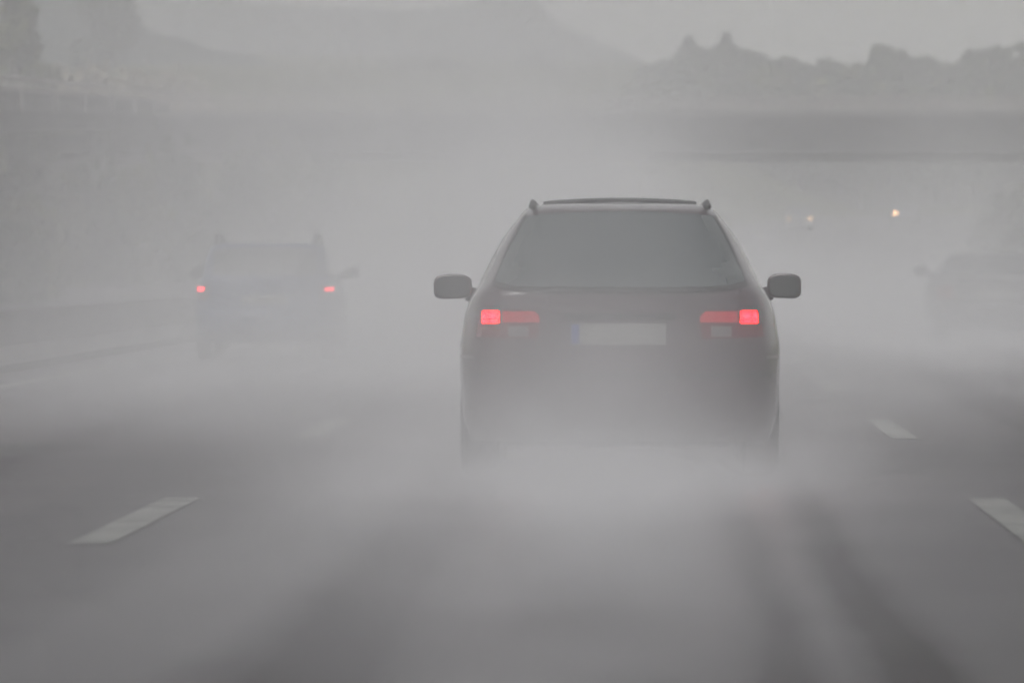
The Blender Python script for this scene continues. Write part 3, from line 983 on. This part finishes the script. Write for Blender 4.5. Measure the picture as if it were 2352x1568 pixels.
# ---- the dark car ahead in the right lane
W3 = [(0.20, 0.84), (0.40, 0.88), (0.66, 0.89), (0.84, 0.87), (0.92, 0.83), (0.98, 0.76), (1.10, 0.68), (1.22, 0.60), (1.27, 0.52)]
YR3 = [(0.20, 0.08), (0.40, 0.0), (0.66, 0.0), (0.88, 0.04), (0.93, 0.3), (0.98, 0.62), (1.10, 0.95), (1.22, 1.25), (1.27, 1.45)]
YF3 = [(0.20, 4.2), (0.45, 4.35), (0.70, 4.25), (0.84, 4.0), (0.92, 3.4), (0.98, 3.0), (1.10, 2.7), (1.22, 2.35), (1.27, 2.1)]
zs3 = [0.20, 0.28, 0.40, 0.52, 0.66, 0.76, 0.84, 0.88, 0.92, 0.95, 0.98, 1.04, 1.10, 1.16, 1.22, 1.25, 1.27]
simple_car('saloon_car', 'dark low saloon car barely visible in the spray of the right lane', 'cars driving away in the spray',
           (4.6, 102.0, 0), R(0.0), W3, YR3, YF3, zs3, M_BODY_GREY, (1.0, 1.2, 0.64, 0.56), (0.56, 0.80, 0.74, 0.80), None, rails=False, nr=7.0)

# ---- oncoming cars under the overpass: only their headlights come through
p1, p2 = at(1836, 502, 418), at(2055, 490, 418)
M_OFF = surf('unlit_headlight', (0.3, 0.3, 0.3), 0.2, 0.5)
simple_car('oncoming_car', 'oncoming car far off under the overpass with a pair of faint headlights', 'oncoming cars under the overpass',
           (p1.x, 421.5, p1.z - 0.68), R(180), W2, YR2, YF2, zs2, M_BODY_DIM, (1.0, 1.33, 0.66, 0.60), (0.66, 0.82, 0.815, 0.865), None, front_lamps=(M_HEAD_DIM, M_HEAD_FAINT), rails=False)
simple_car('oncoming_car', 'oncoming car under the overpass showing one bright yellowish headlight', 'oncoming cars under the overpass',
           (p2.x + 0.6, 421.5, p2.z - 0.68), R(180), W3, YR3, YF3, zs3, M_BODY_DIM, (1.0, 1.2, 0.64, 0.56), (0.56, 0.80, 0.74, 0.80), None, front_lamps=(M_OFF, M_HEAD), rails=False, nr=7.0)


# ------------------------------------------------------------------ haze and spray
def vol_box(name, lo, hi, mat, step=None, label=None):
    bm = bmesh.new()
    add_box(bm, lo, hi)
    o = link(name, bm, mat)
    tag(o, label, None, None, 'stuff')
    return o


HAZE = 0.0020
vol_box('haze', (-600, -80, -2.0), (600, 1500, 95), volume_mat('haze_air', (0.934, 0.933, 0.943), HAZE, 0.0), label='thin grey rain haze over the whole motorway')


def corridor_density(nt, pos, x, y, z):
    h = smooth(nt, y, 60, 260, 1.5, 1.7)
    vert = math_node(nt, 'EXPONENT', math_node(nt, 'MULTIPLY', math_node(nt, 'DIVIDE', z, h), -1.0))
    low = math_node(nt, 'EXPONENT', math_node(nt, 'MULTIPLY', z, -0.75))
    lat = math_node(nt, 'ADD', gauss(nt, x, -2.4, 2.45), math_node(nt, 'MULTIPLY', math_node(nt, 'MULTIPLY', gauss(nt, x, 2.8, 1.9), low), 0.60))
    ramp = math_node(nt, 'MULTIPLY', smooth(nt, y, 35, 62, 0.0, 1.0), smooth(nt, y, 230, 300, 1.0, 0.0))
    far = math_node(nt, 'MULTIPLY', math_node(nt, 'MULTIPLY', math_node(nt, 'MULTIPLY', vert, lat), ramp), 0.108)
    # what is left in the air of our own lane
    lane = math_node(nt, 'MULTIPLY', math_node(nt, 'EXPONENT', math_node(nt, 'MULTIPLY', z, -1 / 1.8)), gauss(nt, x, -0.75, 1.25))
    near = math_node(nt, 'MULTIPLY', math_node(nt, 'MULTIPLY', lane, 0.030), math_node(nt, 'MULTIPLY', smooth(nt, y, 9, 24, 0.0, 1.0), smooth(nt, y, 39, 44, 1.0, 0.0)))
    # the plume behind the car in the right lane
    plume = math_node(nt, 'MULTIPLY', math_node(nt, 'MULTIPLY', gauss(nt, x, 3.9, 1.3), gauss(nt, y, 92, 14)), math_node(nt, 'MULTIPLY', low, 0.095))
    nz = noise_node(nt, pos, 0.16, (1.4, 0.35, 1.6), 1.5)
    nz = math_node(nt, 'MAXIMUM', math_node(nt, 'MULTIPLY_ADD', nz, 4.4, -1.25), 0.12)
    return math_node(nt, 'MULTIPLY', math_node(nt, 'ADD', math_node(nt, 'ADD', far, near), plume), nz)


c = vol_box('water_spray', (-11, 6, 0.02), (9, 300, 9.0), volume_mat('road_spray', (0.971, 0.970, 0.982), corridor_density, 0.1), label='pale water spray hanging over the lanes')
STEP_C = c


def wake_density(nt, pos, x, y, z):
    s = math_node(nt, 'SUBTRACT', x, -0.23)
    back = math_node(nt, 'ADD', smooth(nt, y, 27, 39, 0.0, 0.8), smooth(nt, y, 8, 26, 0.0, 0.2))
    near = smooth(nt, y, 38.5, 39.6, 1.0, 0.75)
    low = math_node(nt, 'EXPONENT', math_node(nt, 'MULTIPLY', z, -1 / 0.22))
    mid = math_node(nt, 'MULTIPLY', math_node(nt, 'EXPONENT', math_node(nt, 'MULTIPLY', z, -1 / 0.45)), gauss(nt, s, -0.10, 0.48))
    wide = gauss(nt, s, -0.1, 1.25)
    nz = noise_node(nt, pos, 1.1, (1.0, 0.35, 1.3), 3.0)
    nz = math_node(nt, 'MAXIMUM', math_node(nt, 'MULTIPLY_ADD', nz, 4.4, -1.2), 0.1)
    d = math_node(nt, 'ADD', math_node(nt, 'MULTIPLY', math_node(nt, 'MULTIPLY', low, wide), 0.36), math_node(nt, 'MULTIPLY', mid, 0.34))
    return math_node(nt, 'MULTIPLY', math_node(nt, 'MULTIPLY', d, nz), math_node(nt, 'MULTIPLY', back, near))


w = vol_box('wake_spray', (-3.0, 8.0, 0.03), (2.6, 46.0, 2.0), volume_mat('wake_spray', (0.967, 0.966, 0.986), wake_density, 0.1), label='spray thrown up by the wheels behind the black estate car')
STEP_W = w

# ------------------------------------------------------------------ world, sun, camera
wd = bpy.data.worlds.new('World')
S.world = wd
wd.use_nodes = True
nt = wd.node_tree
for n in list(nt.nodes):
    nt.nodes.remove(n)
SUN_EL, SUN_AZ = R(52), R(200)
sky = nt.nodes.new('ShaderNodeTexSky')
sky.sky_type = 'NISHITA'
sky.sun_disc = False
sky.sun_elevation = SUN_EL
sky.sun_rotation = SUN_AZ
sky.dust_density = 6.0
sky.air_density = 1.0
hs = nt.nodes.new('ShaderNodeHueSaturation')
hs.inputs['Saturation'].default_value = 0.10
bg = nt.nodes.new('ShaderNodeBackground')
bg.inputs['Strength'].default_value = 0.10
wo = nt.nodes.new('ShaderNodeOutputWorld')
nt.links.new(sky.outputs[0], hs.inputs['Color'])
nt.links.new(hs.outputs[0], bg.inputs['Color'])
nt.links.new(bg.outputs[0], wo.inputs['Surface'])

sun = bpy.data.lights.new('sun', 'SUN')
sun.energy = 0.6
sun.angle = R(40)
sun.color = (1.0, 0.976, 0.962)
so = bpy.data.objects.new('sun', sun)
COL.objects.link(so)
d = Vector((math.sin(SUN_AZ) * math.cos(SUN_EL), math.cos(SUN_AZ) * math.cos(SUN_EL), math.sin(SUN_EL)))
so.rotation_euler = (-d).to_track_quat('-Z', 'Y').to_euler()

cam = bpy.data.cameras.new('camera')
cam.sensor_width = 36.0
cam.lens = 258.0
cam.clip_start = 0.5
cam.clip_end = 6000
cam.dof.use_dof = True
cam.dof.focus_distance = 50.0
cam.dof.aperture_fstop = 5.6
co = bpy.data.objects.new('camera', cam)
COL.objects.link(co)
co.location = (0, 0, EYE)
co.rotation_euler = (R(90) - math.atan((784 - VY) / FPX), 0, math.atan((VX - 1176) / FPX))
S.camera = co

S.view_settings.view_transform = 'Standard'
S.view_settings.look = 'None'
S.view_settings.gamma = 1.0
S.view_settings.exposure = 0.48
S.render.engine = 'CYCLES'
cy = S.cycles
cy.max_bounces = 10
cy.diffuse_bounces = 2
cy.glossy_bounces = 2
cy.volume_bounces = 2
cy.transparent_max_bounces = 4
cy.volume_step_rate = 2.5
cy.volume_max_steps = 256
cy.use_adaptive_sampling = True
cy.adaptive_threshold = 0.06
cy.adaptive_min_samples = 12
cy.use_denoising = True
try:
    cy.denoiser = 'OPENIMAGEDENOISE'
except Exception:
    pass
cy.caustics_reflective = False
cy.caustics_refractive = False
cy.sample_clamp_indirect = 6.0
